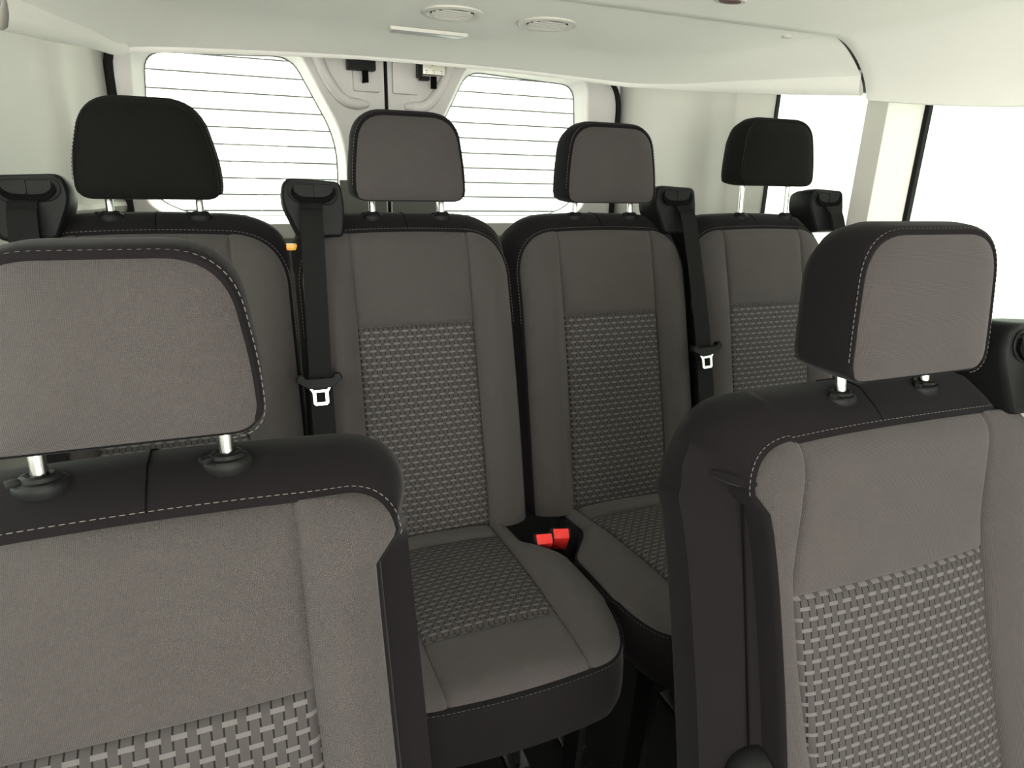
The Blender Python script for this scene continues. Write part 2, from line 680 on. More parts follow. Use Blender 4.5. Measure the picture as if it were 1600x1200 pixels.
    def stitches(self, name, mat, parent, smin=0.0, step=0.0068, length=0.0044, r=0.00055, o=0.0055, b=0.0045):
        pts, nrm = self.seam()
        P = []
        for (x, s), (nx, ns) in zip(pts, nrm):
            up = sm(max(ns, 0))
            oo = o
            P.append((self.to3(x + nx * oo, s + ns * oo, self.seam_n(x, s) + 0.0005 - 0.0006 * up), s))
        return stitch_line(name, [p for p, s in P if s >= smin], mat, parent, step, length, r)


def stitch_line(name, pts, mat, parent, step=0.0068, length=0.0044, r=0.0006):
    pts = [Vector(p) for p in pts]
    L = [0.0]
    for a, b in zip(pts[:-1], pts[1:]):
        L.append(L[-1] + (b - a).length)

    def at(d):
        for i in range(len(L) - 1):
            if L[i + 1] >= d:
                t = (d - L[i]) / max(L[i + 1] - L[i], 1e-9)
                return pts[i].lerp(pts[i + 1], t)
        return pts[-1]
    bm = bmesh.new()
    d = 0.0
    while d + length < L[-1]:
        tube_pts(bm, [at(d), at(d + length * .25), at(d + length * .75), at(d + length)], [r * .6, r, r, r * .6], seg=5)
        d += step
    return link_mesh(name, bm, mat, parent)


# ------------------------------------------------------------------ headrest
def headrest(parent, cx, y, z0, dark=False, wb=0.111, wt=0.094, h=0.150, th=0.088, tilt=8, post_z=0.0, post_x=0.0705, post_y=0.0, dir_yaw=0.0, dx=0.0):
    """face panel, cloth-covered body, stitching and two posts; z0 = bottom of the face, y = depth of the face"""
    ct, st = math.cos(math.radians(tilt)), math.sin(math.radians(tilt))
    cyw, syw = math.cos(math.radians(dir_yaw)), math.sin(math.radians(dir_yaw))
    out = rounded_poly([(-wb, 0), (wb, 0), (wb * 0.99, h * 0.36), (wt + 0.002, h), (-wt - 0.002, h), (-wb * 0.99, h * 0.36)],
                       [0.024, 0.024, 0.05, 0.056, 0.056, 0.05], 9)

    def to3(x, s, n):
        yy = s * st - n * ct
        return Vector((cx + x * cyw - yy * syw * 0, y + yy + x * syw, z0 + s * ct + n * st))
    cxy = np.mean(np.array(out), axis=0)
    # body: seam ring, then swelling back and round
    prof = [(-0.003, 0.002), (0.0, 0.0035), (0.002, 0.001), (0.0035, -0.006), (0.005, -0.022), (0.0055, -th * .5), (0.003, -th * .75), (-0.004, -th * .93), (-0.02, -th), (-0.05, -th - .004)]
    arr = np.array(out)
    nr = []
    for i in range(len(out)):
        t = arr[(i + 1) % len(out)] - arr[i - 1]
        t /= np.linalg.norm(t) + 1e-9
        nr.append((t[1], -t[0]))
    rings = []
    for o, b in prof:
        ring = []
        for (x, s), (nx, ns) in zip(out, nr):
            if o < -0.03:
                q = (cxy + (np.array((x, s)) - cxy) * 0.45)
            elif o < -0.01:
                q = (cxy + (np.array((x, s)) - cxy) * 0.86)
            else:
                oo = o * ((1.0 + 1.3 * max(ns, 0)) if ns > -0.5 else 0.4)
                q = (x + nx * oo, s + ns * oo)
            # underside rises towards the back
            lift = 0.010 * (b / -th if b < 0 else 0) * sm(1 - q[1] / (h * 0.5))
            ring.append(to3(q[0], q[1] + lift, b))
        rings.append(ring)
    bm = bmesh.new()
    ring_loft(bm, rings, True, False, True)
    body = link_mesh('headrest', bm, DARKP if dark else DARK, parent)
    # face
    rings, uvs = [], []
    lay_k = [1.0, 0.985, 0.96, 0.92, 0.84, 0.72, 0.56, 0.38, 0.2]
    bm = bmesh.new()
    lay = bm.loops.layers.uv.verify()
    prev = None
    for k in lay_k:
        ring = []
        for (x, s) in out:
            q = cxy + (np.array((x, s)) - cxy) * (k * 0.997)
            n = 0.013 * (1 - k ** 6) + 0.004 * (1 - k * k)
            ring.append((bm.verts.new(to3(q[0], q[1], n)), (q[0], q[1])))
        if prev:
            m = len(ring)
            for i in range(m):
                j = (i + 1) % m
                q4 = (prev[i], prev[j], ring[j], ring[i])
                f = bm.faces.new([v for v, _ in q4])
                for l, (_, u) in zip(f.loops, q4):
                    l[lay].uv = u
        prev = ring
    f = bm.faces.new([v for v, _ in prev])
    for l, (_, u) in zip(f.loops, prev):
        l[lay].uv = u
    tag(link_mesh('headrest_face', bm, DARKP if dark else GREY, body), 'dark charcoal front panel' if dark else 'grey cloth front panel')
    sp = []
    for (x, s), (nx, ns) in zip(out, nr):
        sp.append(to3(x + nx * 0.0035, s + ns * 0.0035, 0.0012))
    top = sp[10:50]
    order = list(range(10, len(sp))) + [0]
    stitch_line('stitching', [sp[i] for i in order], DTHREAD if dark else THREAD, body, 0.0062, 0.0042, 0.0005)
    # posts
    for sx in (-1, 1):
        bm = bmesh.new()
        px = cx - dx + sx * post_x
        top_p = to3(sx * post_x, 0.02, -th * 0.45)
        tube_pts(bm, [Vector((px, post_y, post_z - 0.03)), Vector((px, post_y, post_z + 0.002)), Vector((px, (post_y + top_p.y) / 2, (post_z + top_p.z) / 2)), top_p], 0.0063, 16)
        tag(link_mesh('headrest_post', bm, CHROME, body), 'polished steel post')
    return body


def sleeve(parent, x, y, z):
    bm = bmesh.new()
    lathe(bm, [(0.0070, 0.0035), (0.0105, 0.0050), (0.0135, 0.0040), (0.0150, 0.0010), (0.0185, 0.0), (0.0205, -0.003), (0.0208, -0.007), (0.0195, -0.012)],
          (x, y, z - 0.001), 32, sx=1.0, sy=0.80)
    box(bm, (x - 0.0170, y - 0.006, z + 0.0005), (0.009, 0.008, 0.005), Matrix.Rotation(0.5, 3, 'Z'), 0.0015)
    return tag(link_mesh('headrest_sleeve', bm, BLACKP, parent), 'black plastic collar round the headrest post')


# ------------------------------------------------------------------ belt tower and belts
def belt_tower(parent, x, y, z, yaw=0.0, sc=1.0, mirror=1):
    """moulded housing on the shoulder of the backrest; x,y,z = centre of its front face"""
    rt = Matrix.Rotation(math.radians(yaw), 3, 'Z') @ Matrix.Rotation(math.radians(-8), 3, 'X')

    def to3(px, pz, d):
        return Vector((x, y, z)) + rt @ Vector((px * sc, d * sc, pz * sc))
    out = rounded_poly([(-0.030, -0.060), (0.049, -0.060), (0.055, -0.010), (0.050, 0.041), (-0.050, 0.046), (-0.058, 0.006)],
                       [0.008, 0.008, 0.02, 0.014, 0.016, 0.02], 5)
    out = [(px * mirror, pz) for px, pz in out]
    rings = []
    for k, d in ((0.0, -0.000), (0.86, -0.001), (0.93, -0.001), (0.985, 0.002), (1.0, 0.008), (1.02, 0.03), (1.0, 0.062), (0.92, 0.078), (0.6, 0.082)):
        if k == 0:
            continue
        rings.append([to3(px * k, pz * k, d) for px, pz in out])
    bm = bmesh.new()
    ring_loft(bm, rings, True, True, True)
    t = tag(link_mesh('belt_tower', bm, BLACKP, parent), 'black moulded shoulder belt housing')
    # raised lip round the mouth
    lip = rounded_poly([(-0.034, 0.002), (0.032, -0.002), (0.044, 0.014), (0.041, 0.032), (-0.041, 0.037), (-0.047, 0.018)], [0.010] * 6, 5)
    lip = [(px * mirror, pz) for px, pz in lip]
    bm = bmesh.new()
    tube_pts(bm, [to3(*p, -0.002) for p in lip] + [to3(*lip[0], -0.002)], 0.0013 * sc, 6)
    link_mesh('mouth_lip', bm, BLACKP, t)
    # two halves of the lid, a fine split between them
    for a, b in ((-0.0345, -0.0006), (0.0006, 0.0345)):
        bm = bmesh.new()
        pts = rounded_poly([(a, 0.012), (b, 0.0105), (b, 0.032), (a, 0.0335)], 0.003, 3)
        pts = [(px * mirror, pz) for px, pz in pts]
        ring_loft(bm, [[to3(px, pz, 0.0) for px, pz in pts], [to3(px, pz, -0.0035) for px, pz in pts], [to3(px * .985 , pz, -0.0042) for px, pz in pts]], True, True, True)
        link_mesh('lid', bm, BLACKP, t)
    # smile-shaped slot
    bm = bmesh.new()
    up, lo = [], []
    for i in range(25):
        u = -1 + 2 * i / 24
        zz = 0.000 + 0.017 * abs(u) ** 4
        up.append((0.040 * u * (1 - 0.06 * abs(u) ** 3), zz + 0.0115))
        lo.append((0.040 * u * 1.0, zz))
    pts = [(px * mirror, pz) for px, pz in up + lo[::-1]]
    vs0 = [bm.verts.new(to3(px, pz, -0.0052)) for px, pz in pts]
    m = len(up)
    for i in range(m - 1):
        bm.faces.new((vs0[i], vs0[i + 1], vs0[2 * m - 2 - i], vs0[2 * m - 1 - i]))
    r = bmesh.ops.extrude_face_region(bm, geom=list(bm.faces))
    dv = rt @ Vector((0, 0.004 * sc, 0))
    for v in [g for g in r['geom'] if isinstance(g, bmesh.types.BMVert)]:
        v.co += dv
    tag(link_mesh('belt_slot', bm, SLOT, t, smooth=False), 'deep black curved belt slot')
    # small tab plate low on the front
    bm = bmesh.new()
    pts = rounded_poly([(0.012, -0.032), (0.043, -0.030), (0.043, -0.018), (0.012, -0.018)], [0.001, 0.006, 0.006, 0.001], 5)
    pts = [(px * mirror, pz) for px, pz in pts]
    ring_loft(bm, [[to3(px, pz, 0.0) for px, pz in pts], [to3(px, pz, -0.0022) for px, pz in pts]], True, True, True)
    link_mesh('cover_tab', bm, BLACKP, t)
    return to3


def belt(name, label, pts, width, tongue_t=None, up=Vector((1, 0, 0)), group='lap and shoulder belts hanging from the belt towers'):
    """webbing that follows pts; optional tongue at parameter index"""
    pts = [Vector(p) for p in pts]
    # smooth the path
    dens = []
    for i in range(len(pts) - 1):
        p0 = pts[max(i - 1, 0)]
        p1, p2 = pts[i], pts[i + 1]
        p3 = pts[min(i + 2, len(pts) - 1)]
        for k in range(8):
            t = k / 8
            dens.append(0.5 * ((2 * p1) + (p2 - p0) * t + (2 * p0 - 5 * p1 + 4 * p2 - p3) * t * t + (3 * p1 - p0 - 3 * p2 + p3) * t ** 3))
    dens.append(pts[-1])
    root = thing(name, label, 'seat belt', pts[-1], group)
    o = pts[-1]
    bm = bmesh.new()
    rings = []
    th = 0.0007
    for i, p in enumerate(dens):
        t = (dens[min(i + 1, len(dens) - 1)] - dens[max(i - 1, 0)]).normalized()
        a = (up - t * up.dot(t)).normalized()
        nn = t.cross(a).normalized()
        w = width / 2
        rings.append([p - o + a * w + nn * th, p - o - a * w + nn * th, p - o - a * w - nn * th, p - o + a * w - nn * th])
    ring_loft(bm, rings, True, True, True)
    link_mesh('webbing', bm, WEB, root)
    if tongue_t is not None:
        p = tongue_t[0] - o
        rot = Matrix.Rotation(math.radians(tongue_t[1]), 3, 'Y') @ Matrix.Rotation(math.radians(-12), 3, 'X')

        def to3(px, pz, d):
            return p + rot @ Vector((px, d, pz))
        bm = bmesh.new()
        out = rounded_poly([(-0.041, 0.006), (-0.037, 0.017), (-0.028, 0.016), (-0.026, 0.009), (0.026, 0.009), (0.028, 0.016), (0.037, 0.017), (0.041, 0.006), (0.020, -0.009), (-0.020, -0.009)], 0.003, 3)
        ring_loft(bm, [[to3(a * .96, b, 0.006) for a, b in out], [to3(a, b, 0.003) for a, b in out], [to3(a, b, -0.007) for a, b in out], [to3(a * .95, b * .93, -0.010) for a, b in out]], True, True, True)
        link_mesh('tongue_grip', bm, BLACKP, root)
        bm = bmesh.new()
        outl = [(-0.020, -0.006), (-0.0165, -0.006), (-0.012, -0.012), (0.012, -0.012), (0.0165, -0.006), (0.020, -0.006), (0.0135, -0.017), (0.0135, -0.036), (0.010, -0.040), (-0.010, -0.040), (-0.0135, -0.036), (-0.0135, -0.017)]
        hole = [(-0.0080, -0.0165), (0.0080, -0.0165), (0.0080, -0.0345), (-0.0080, -0.0345)]
        plate(bm, outl, [hole], lambda q, d: to3(q[0], q[1], -0.0030 + d), 0.0022)
        tag(link_mesh('tongue_plate', bm, TONGUE, root, smooth=False), 'bright steel buckle tongue with a rectangular hole')
    return root


# ------------------------------------------------------------------ seats
def van_seat(label, bx, hx, yc, zc, lean, group, xi, half, notch=None, rad=0.085, dome=0.048, dark=False, hr=None, tower=None, ins_drop=0.185,
             H=0.612, row2=False, cushion=True, coll_dx=0.0705, flare=0.012):
    """bx body centre, hx headrest centre, yc/zc collar position relative to the camera height"""
    root = thing('van_seat', label, 'seat', (bx, yc - 0.2, 0.0), group)
    O = Vector((bx, yc - 0.2, 0.0))
    ca, sa = math.cos(math.radians(lean)), math.sin(math.radians(lean))
    ys, zs = yc - 0.050, zc - 0.025 + ZC        # seam middle
    by, bz = ys - H * sa, zs - H * ca

    def to3(x, s, n):
        return Vector((bx + x, by + s * sa - n * ca, bz + s * ca + n * sa)) - O
    pad = Pad(to3, H, half, xi, H - ins_drop, 0.0, rad=rad, drop=0.008, notch=notch, thick=0.125, side_out=0.009, dome=dome)
    back = pad.shell('backrest', DARK, root, flare=flare)
    pad.panels({'rear': 'lower_panel', 'insert': 'woven_insert', 'far': 'upper_panel', 'side': 'side_bolster'}, {'grey': GREY, 'woven': WOVEN}, back)
    pad.stitches('stitching', THREAD, back, smin=(H - 0.07 if notch else H - 0.2))
    # short joining seam across the top of the shell
    bm = bmesh.new()
    line = []
    for o, b in ((0.004, 0.001), (dome * .37, -0.009), (dome * .81, -0.030), (dome + .0005, -0.058), (dome * .93, -0.095)):
        line.append(to3(0.0, pad.top(0) + o, pad.n0(0, pad.H) - 0.003 + b))
    tube_pts(bm, line, 0.0012, 6)
    link_mesh('top_seam', bm, SLOT, back)
    # headrest and collars
    h = hr or {}
    raise_ = h.get('raise', 0.0)
    headrest(root, hx - bx + h.get('dx', 0), (yc - 0.036) - O.y, zc + 0.028 + raise_ + ZC, dark=dark, post_z=zc + ZC, post_y=0.2,
             wb=h.get('wb', 0.1085), wt=h.get('wt', 0.0915), h=h.get('h', 0.158), th=h.get('th', 0.088), post_x=coll_dx, tilt=h.get('tilt', 6), dx=h.get('dx', 0))
    for sx in (-1, 1):
        sleeve(root, hx - bx + sx * coll_dx, 0.2, zc + ZC + 0.002)
    if tower:
        belt_tower(root, tower[0] - bx, tower[1] - O.y, tower[2] + ZC, tower[3], tower[4], tower[5])
    # cushion
    cyz = bz + 0.006
    tiltc = math.radians(3.8)
    D = 0.475

    def c3(x, s, n):
        return Vector((bx + x, by + 0.005 - s * math.cos(tiltc) - n * 0, cyz + s * math.sin(tiltc) + n)) - O

    def chalf(s, side):
        return 0.150 + 0.061 * sm((s - 0.09) / 0.11) - 0.004 * sm((s - .3) / .2)

    def cxi(s, side):
        return side * (0.118 - 0.012 * s / D)
    cp = Pad(c3, D, chalf, cxi, 0.345, 0.062, rad=0.13, drop=0.02, bol=0.016, thick=0.098, dome=0.010, side_out=0.006, crown=0.012)
    cu = cp.shell('seat_cushion', DARK, root)
    cp.panels({'rear': 'rear_panel', 'insert': 'woven_insert', 'far': 'front_panel', 'side': 'side_bolster'}, {'grey': GREY, 'woven': WOVEN}, cu)
    cp.stitches('stitching', DTHREAD, cu, smin=0.25)
    # underframe
    zb = cyz - 0.100
    for sx in (-1, 1):
        bm = bmesh.new()
        x = sx * 0.15
        yf, yb = by - 0.36 - O.y, by - 0.04 - O.y
        box(bm, (x, (yf + yb) / 2, zb - 0.012), (0.04, 0.40, 0.03), None, 0.004)
        link_mesh('seat_rail', bm, LEGM, root)
        for yy, dy in ((yf, 0.03), (yb, -0.05)):
            bm = bmesh.new()
            ht = zb - 0.02 - 0.015
            rings = []
            for t in np.linspace(0, 1, 6):
                cxp = Vector((x, yy + dy * t, zb - 0.02 - ht * t))
                w = 0.026 - 0.004 * math.sin(math.pi * t)
                rings.append([cxp + Vector((a, b, 0)) for a, b in ((-0.006, -w), (0.006, -w), (0.006, w), (-0.006, w))])
            ring_loft(bm, rings, True, True, True)
            box(bm, (x, yy + dy, 0.0085), (0.05, 0.085, 0.013), None, 0.003)
            tag(link_mesh('leg', bm, LEGM, root, smooth=False), None)
    return root, (by, bz, to3, O)


def rear_half(s, side):
    # nearly straight sides, a little fuller low down
    return 0.204 + 0.003 * sm((0.5 - s) / 0.4)


def rear_half_a(s, side):
    return rear_half(s, side) + (0.006 if side > 0 else 0)


def rear_half_b(s, side):
    return rear_half(s, side) + (0.004 if side < 0 else 0)


def rear_xi(s, side):
    return side * (0.116 + 0.004 * sm((0.45 - s) / 0.45))


G3 = 'rear row seats of the van'
YR, ZR = 1.335, -0.088
tower3 = lambda x, m: (x, 1.292, -0.066, 0, 1.0, m)
van_seat('rear seat in the left corner with a wide black headrest', -0.145, -0.143, YR, ZR, 15, G3,
         rear_xi, rear_half_a, dark=True, hr={'wb': 0.1085, 'wt': 0.081, 'h': 0.156}, tower=tower3(-0.318, -1))
van_seat('rear seat with a grey headrest in front of the gap between the rear doors', 0.298, 0.306, YR, ZR, 15, G3,
         rear_xi, rear_half_b, tower=tower3(0.122, 1))
van_seat('rear seat with a grey headrest before the right rear door window', 0.735, 0.752, YR, ZR, 15, G3,
         rear_xi, rear_half, tower=tower3(0.917, 1))
van_seat('rear seat by the right wall, its black headrest raised on long steel posts', 1.172, 1.207, YR, ZR, 15, G3,
         rear_xi, rear_half, dark=True, hr={'raise': 0.043, 'wb': 0.1075, 'wt': 0.091, 'h': 0.146}, tower=tower3(1.372, 1))

G2 = 'front pair of seats nearest the camera'


def l_xi(s, side):
    return (0.112 + 0.006 * sm((.55 - s) / .3)) * side if side > 0 else -(0.120)


def l_half(s, side):
    return 0.200 + 0.004 * sm((0.5 - s) / 0.4)


def r_xi(s, side):
    if side < 0:
        return -(0.128 + 0.030 * sm((0.60 - s) / 0.16) - 0.020 * sm((.38 - s) / .3))
    return 0.178 - 0.034 * sm((0.60 - s) / 0.14) + 0.030 * sm((.38 - s) / .3)


def r_half(s, side):
    return 0.190 + 0.004 * sm((0.5 - s) / 0.4) if side < 0 else 0.285


van_seat('large near seat at the left edge, grey headrest with pale stitching, seen closest', -0.095, -0.1013, 0.573, -0.243, 16, G2,
         l_xi, l_half, rad=0.042, ins_drop=0.165, notch={1: (0.022, 0.568, 0.03)}, hr={'wb': 0.1, 'wt': 0.083, 'h': 0.143, 'raise': 0.008}, coll_dx=0.0685, H=0.612, row2=True)
near_right = van_seat('large near seat at the right edge with a dark recessed side', 0.675, 0.710, 0.5365, -0.243, 16, G2,
         r_xi, r_half, rad=0.047, dome=0.054, ins_drop=0.170, notch={-1: (0.014, 0.560, 0.03)}, hr={'wb': 0.111, 'wt': 0.102, 'h': 0.164, 'th': 0.092, 'dx': 0.006}, H=0.612, row2=True,
         tower=(0.930, 0.50, -0.215, 0, 1.15, 1), flare=0.047)

# details of the recessed side of the near right seat
_b = near_right[0]
_t3 = near_right[1][2]
_shell = [c for c in _b.children if c.name.startswith('backrest')][0]
bm = bmesh.new()
tube_pts(bm, [_t3(-0.178, 0.566, -0.012), _t3(-0.186, 0.568, -0.026), _t3(-0.200, 0.574, -0.045), _t3(-0.212, 0.580, -0.066)], [0.004, 0.0075, 0.0075, 0.004], 10)
link_mesh('recess_flap', bm, DARK, _shell)
bm = bmesh.new()
tube_pts(bm, [_t3(-0.188 - 0.002 * k, 0.555 - 0.05 * k, -0.040) for k in range(10)], 0.0012, 6)
link_mesh('recess_seam', bm, SLOT, _shell)
bm = bmesh.new()
rings = []
for k in range(9):
    a = math.pi / 2 * k / 8
    rr_, hh_ = math.cos(a), math.sin(a)
    rings.append([_t3(-0.188 - 0.040 * hh_, 0.225 + 0.042 * rr_ * math.cos(q * math.pi / 12), -0.045 + 0.036 * rr_ * math.sin(q * math.pi / 12)) for q in range(24)])
ring_loft(bm, rings[:-1], True, True, True)
link_mesh('pivot_cover', bm, BLACKP, _b)

# ------------------------------------------------------------------ belts and buckles
def P(x, y, z):
    return Vector((x, y, z + ZC))


belt('seat_belt', 'black belt hanging straight down between the two left rear seats, steel tongue halfway',
     [P(0.115, 1.285, -0.064), P(0.115, 1.278, -0.072), P(0.113, 1.262, -0.10), P(0.107, 1.215, -0.25), P(0.102, 1.170, -0.40), P(0.100, 1.115, -0.60), P(0.098, 1.09, -0.70)],
     0.040, (P(0.099, 1.166, -0.372), 0))
belt('seat_belt', 'black belt slanting down between the two right rear seats, steel tongue halfway',
     [P(0.930, 1.285, -0.064), P(0.931, 1.278, -0.072), P(0.935, 1.262, -0.10), P(0.942, 1.215, -0.24), P(0.948, 1.175, -0.38), P(0.948, 1.125, -0.56), P(0.946, 1.09, -0.70)],
     0.040, (P(0.946, 1.166, -0.376), -4))
belt('seat_belt', 'black belt in the far left corner, coming out of the leftmost belt housing',
     [P(-0.325, 1.285, -0.064), P(-0.325, 1.278, -0.072), P(-0.325, 1.262, -0.10), P(-0.324, 1.215, -0.25), P(-0.322, 1.115, -0.60)], 0.041)
belt('seat_belt', 'short visible belt at the right wall beside the black headrest on long posts',
     [P(1.378, 1.285, -0.064), P(1.379, 1.278, -0.072), P(1.385, 1.262, -0.10), P(1.395, 1.215, -0.25), P(1.40, 1.115, -0.60)], 0.040)
belt('seat_belt', 'belt at the right edge, coming from the housing on the near right seat',
     [P(0.936, 0.492, -0.214), P(0.937, 0.484, -0.224), P(0.945, 0.468, -0.26), P(0.965, 0.42, -0.42), P(0.975, 0.36, -0.66)], 0.043)


def buckle(label, x, y, z, rz, rx):
    root = thing('belt_buckle', label, 'buckle', P(x, y, z), 'red release buckles between the middle rear seats')
    rot = Matrix.Rotation(math.radians(rz), 3, 'Z') @ Matrix.Rotation(math.radians(rx), 3, 'X') @ Matrix.Scale(1.18, 3)
    bm = bmesh.new()
    out = rounded_poly([(-0.016, -0.010), (0.016, -0.010), (0.016, 0.010), (-0.016, 0.010)], 0.005, 4)
    rings = []
    for z_, k in ((-0.10, .55), (-0.055, .75), (-0.048, 1.0), (-0.004, 1.08), (0.0, 1.04), (0.001, .9)):
        rings.append([rot @ Vector((a * k, b * k, z_)) for a, b in out])
    ring_loft(bm, rings, True, True, True)
    link_mesh('buckle_body', bm, BLACKP, root)
    bm = bmesh.new()
    out = rounded_poly([(-0.0125, -0.0125), (0.0125, -0.0125), (0.0125, 0.006), (-0.0125, 0.006)], 0.002, 3)
    # the button wraps over the front edge of the buckle
    out2 = [(-0.0125, 0), (0.0125, 0)]
    prof = [(0.0055, 0.001), (0.0055, 0.0042), (-0.004, 0.0050), (-0.0110, 0.0032), (-0.0135, -0.003), (-0.0150, -0.036), (-0.010, -0.037), (-0.009, 0.0)]
    rings = []
    for xx in (-0.0128, -0.0118, 0.0118, 0.0128):
        q = 0.9 if abs(xx) > 0.012 else 1.0
        rings.append([rot @ Vector((xx, a * q, b * q)) for a, b in prof])
    ring_loft(bm, rings, True, True, True)
    tag(link_mesh('release_button', bm, RED, root), 'red push button')
    bm = bmesh.new()
    box(bm, (0, 0, 0), (0.016, 0.003, 0.0015))
    for v in bm.verts:
        v.co = rot @ (v.co + Vector((0, 0.0075, 0.0012)))
    link_mesh('tongue_slot', bm, SLOT, root)
    return root


buckle('left of the two red-buttoned buckles between the middle rear seats', 0.481, 1.000, -0.672, -10, 38)
buckle('right of the two red-buttoned buckles between the middle rear seats', 0.522, 1.010, -0.674, -16, 38)

# ------------------------------------------------------------------ van body: floor, walls, doors
def structure(o):
    o['kind'] = 'structure'
    return o


bm = bmesh.new()
box(bm, (0.52, 0.4, -0.02), (2.0, 4.4, 0.04))
structure(link_mesh('floor', bm, FLOORM, smooth=False))

ZT = ZC + 0.40


def wall_x(name, x, ylist, holes, depth_x, mat, sign):
    bm = bmesh.new()
    y0, y1 = ylist
    # outline with hole loops; p = (y, z)
    out = [(y0, 0.0), (y1, 0.0), (y1, ZT), (y0, ZT)]
    plate(bm, out, holes, lambda q, d: Vector((x + d * sign, q[0], q[1])), None)
    return bm


def rrect(y0, y1, z0, z1, r, n=8):
    return rounded_poly([(y0, z0), (y1, z0), (y1, z1), (y0, z1)], r, n)


# right wall: inner skin with two window openings, reveals slope out to the glass
XI, XO = 1.425, 1.500
holeA = rrect(1.275, 1.76, ZC - 0.32, ZC + 0.33, 0.07)
holeB = rrect(-0.55, 1.215, ZC - 0.32, ZC + 0.33, 0.08)
glA = rrect(1.245, 1.665, ZC - 0.285, ZC + 0.30, 0.05)
glB = rrect(-0.50, 1.175, ZC - 0.285, ZC + 0.30, 0.055)
bm = bmesh.new()
plate(bm, [(-1.3, 0.0), (1.80, 0.0), (1.80, ZT), (-1.3, ZT)], [holeA, holeB], lambda q, d: Vector((XI, q[0], q[1])), None)
# rear corner of the wall, running in to the door frame
plan = [(1.425, 1.80), (1.428, 1.84), (1.420, 1.87), (1.400, 1.90), (1.385, 1.96), (1.375, 2.06), (1.362, 2.13), (1.340, 2.19), (1.318, 2.24), (1.318, 2.27), (1.316, 2.33), (1.290, 2.36)]
rings = [[Vector((a, b, 0)), Vector((a, b, ZT))] for a, b in plan]
ring_loft(bm, rings, close=False)
for hole, gl in ((holeA, glA), (holeB, glB)):
    rr = []
    n = len(hole)
    for t, bul in ((0, 0), (0.06, 0.0), (0.15, 0.0), (0.5, 0), (0.9, 0), (1, 0)):
        xx = XI + (XO - XI) * (t if t > 0.1 else t * 0.6)
        rr.append([Vector((xx, hole[i][0] + (gl[i][0] - hole[i][0]) * t, hole[i][1] + (gl[i][1] - hole[i][1]) * t)) for i in range(n)])
    ring_loft(bm, rr, True)
bmesh.ops.remove_doubles(bm, verts=bm.verts, dist=1e-5)
structure(link_mesh('wall_right', bm, TRIM, recalc=True))

LO = -0.50
glC = rrect(-0.50, 1.12, ZC - 0.285, ZC + 0.30, 0.055)
for nme, gl, XO in (('window_1', glA, 1.5), ('window_2', glB, 1.5), ('window_3', glC, LO - 0.008)):
    bm = bmesh.new()
    n = len(gl)
    big = [(a, b) for a, b in gl]
    c0 = np.mean(np.array(gl), axis=0)
    rings = []
    for k, xx in ((1.006, XO - 0.003), (1.006, XO + 0.010), (0.988, XO + 0.010), (0.988, XO - 0.003)):
        rings.append([Vector((xx, c0[0] + (a - c0[0]) * k, c0[1] + (b - c0[1]) * k)) for a, b in gl])
    rings.append(rings[0])
    ring_loft(bm, rings, True)
    g = structure(link_mesh(nme, bm, GASKET))
    bm = bmesh.new()
    rings = [[Vector((xx, c0[0] + (a - c0[0]) * 0.992, c0[1] + (b - c0[1]) * 0.992)) for a, b in gl] for xx in (XO + 0.003, XO + 0.007)]
    ring_loft(bm, rings, True, True, True)
    link_mesh('window_pane', bm, GLASS, g, smooth=False)

# left wall: plain panel, pillar step, lower moulding
LX, LO = -0.425, -0.50
holeC = rrect(-0.55, 1.16, ZC - 0.32, ZC + 0.33, 0.08)
glC = rrect(-0.50, 1.12, ZC - 0.285, ZC + 0.30, 0.055)
bm = bmesh.new()
plate(bm, [(-1.3, 0.0), (1.30, 0.0), (1.30, ZT), (-1.3, ZT)], [holeC], lambda q, d: Vector((LX, q[0], q[1])), None)
ring_loft(bm, [[Vector((x, a, b)) for a, b in h] for x, h in ((LX, holeC), (LO, glC))], True)
plan = [(-0.425, 1.3), (-0.425, 1.5), (-0.425, 1.6), (-0.425, 1.90), (-0.420, 1.97), (-0.402, 2.01), (-0.385, 2.03), (-0.375, 2.07), (-0.365, 2.16), (-0.345, 2.22), (-0.325, 2.25), (-0.322, 2.27), (-0.322, 2.33), (-0.295, 2.36)]
ring_loft(bm, [[Vector((a, b, 0)), Vector((a, b, ZT))] for a, b in plan], close=False)
bmesh.ops.remove_doubles(bm, verts=bm.verts, dist=1e-5)
structure(link_mesh('wall_left', bm, TRIM))
bm = bmesh.new()
ring_loft(bm, [[Vector((a + dx, b, 0.0 + zz)) for a, b in plan[3:]] for dx, zz in ((0.002, 1.10), (0.014, 1.112), (0.022, 1.128), (0.014, 1.140), (0.0, 1.143))], close=False)
structure(link_mesh('trim_1', bm, TRIM))

# outer skin so that light only enters through the openings
bm = bmesh.new()
box(bm, (0.5, 0.5, ZC + 0.50), (2.15, 4.0, 0.03))
structure(link_mesh('roof_panel', bm, BODY, smooth=False))

# rear doors
YD, YG = 2.25, 2.315
xm = 0.4555


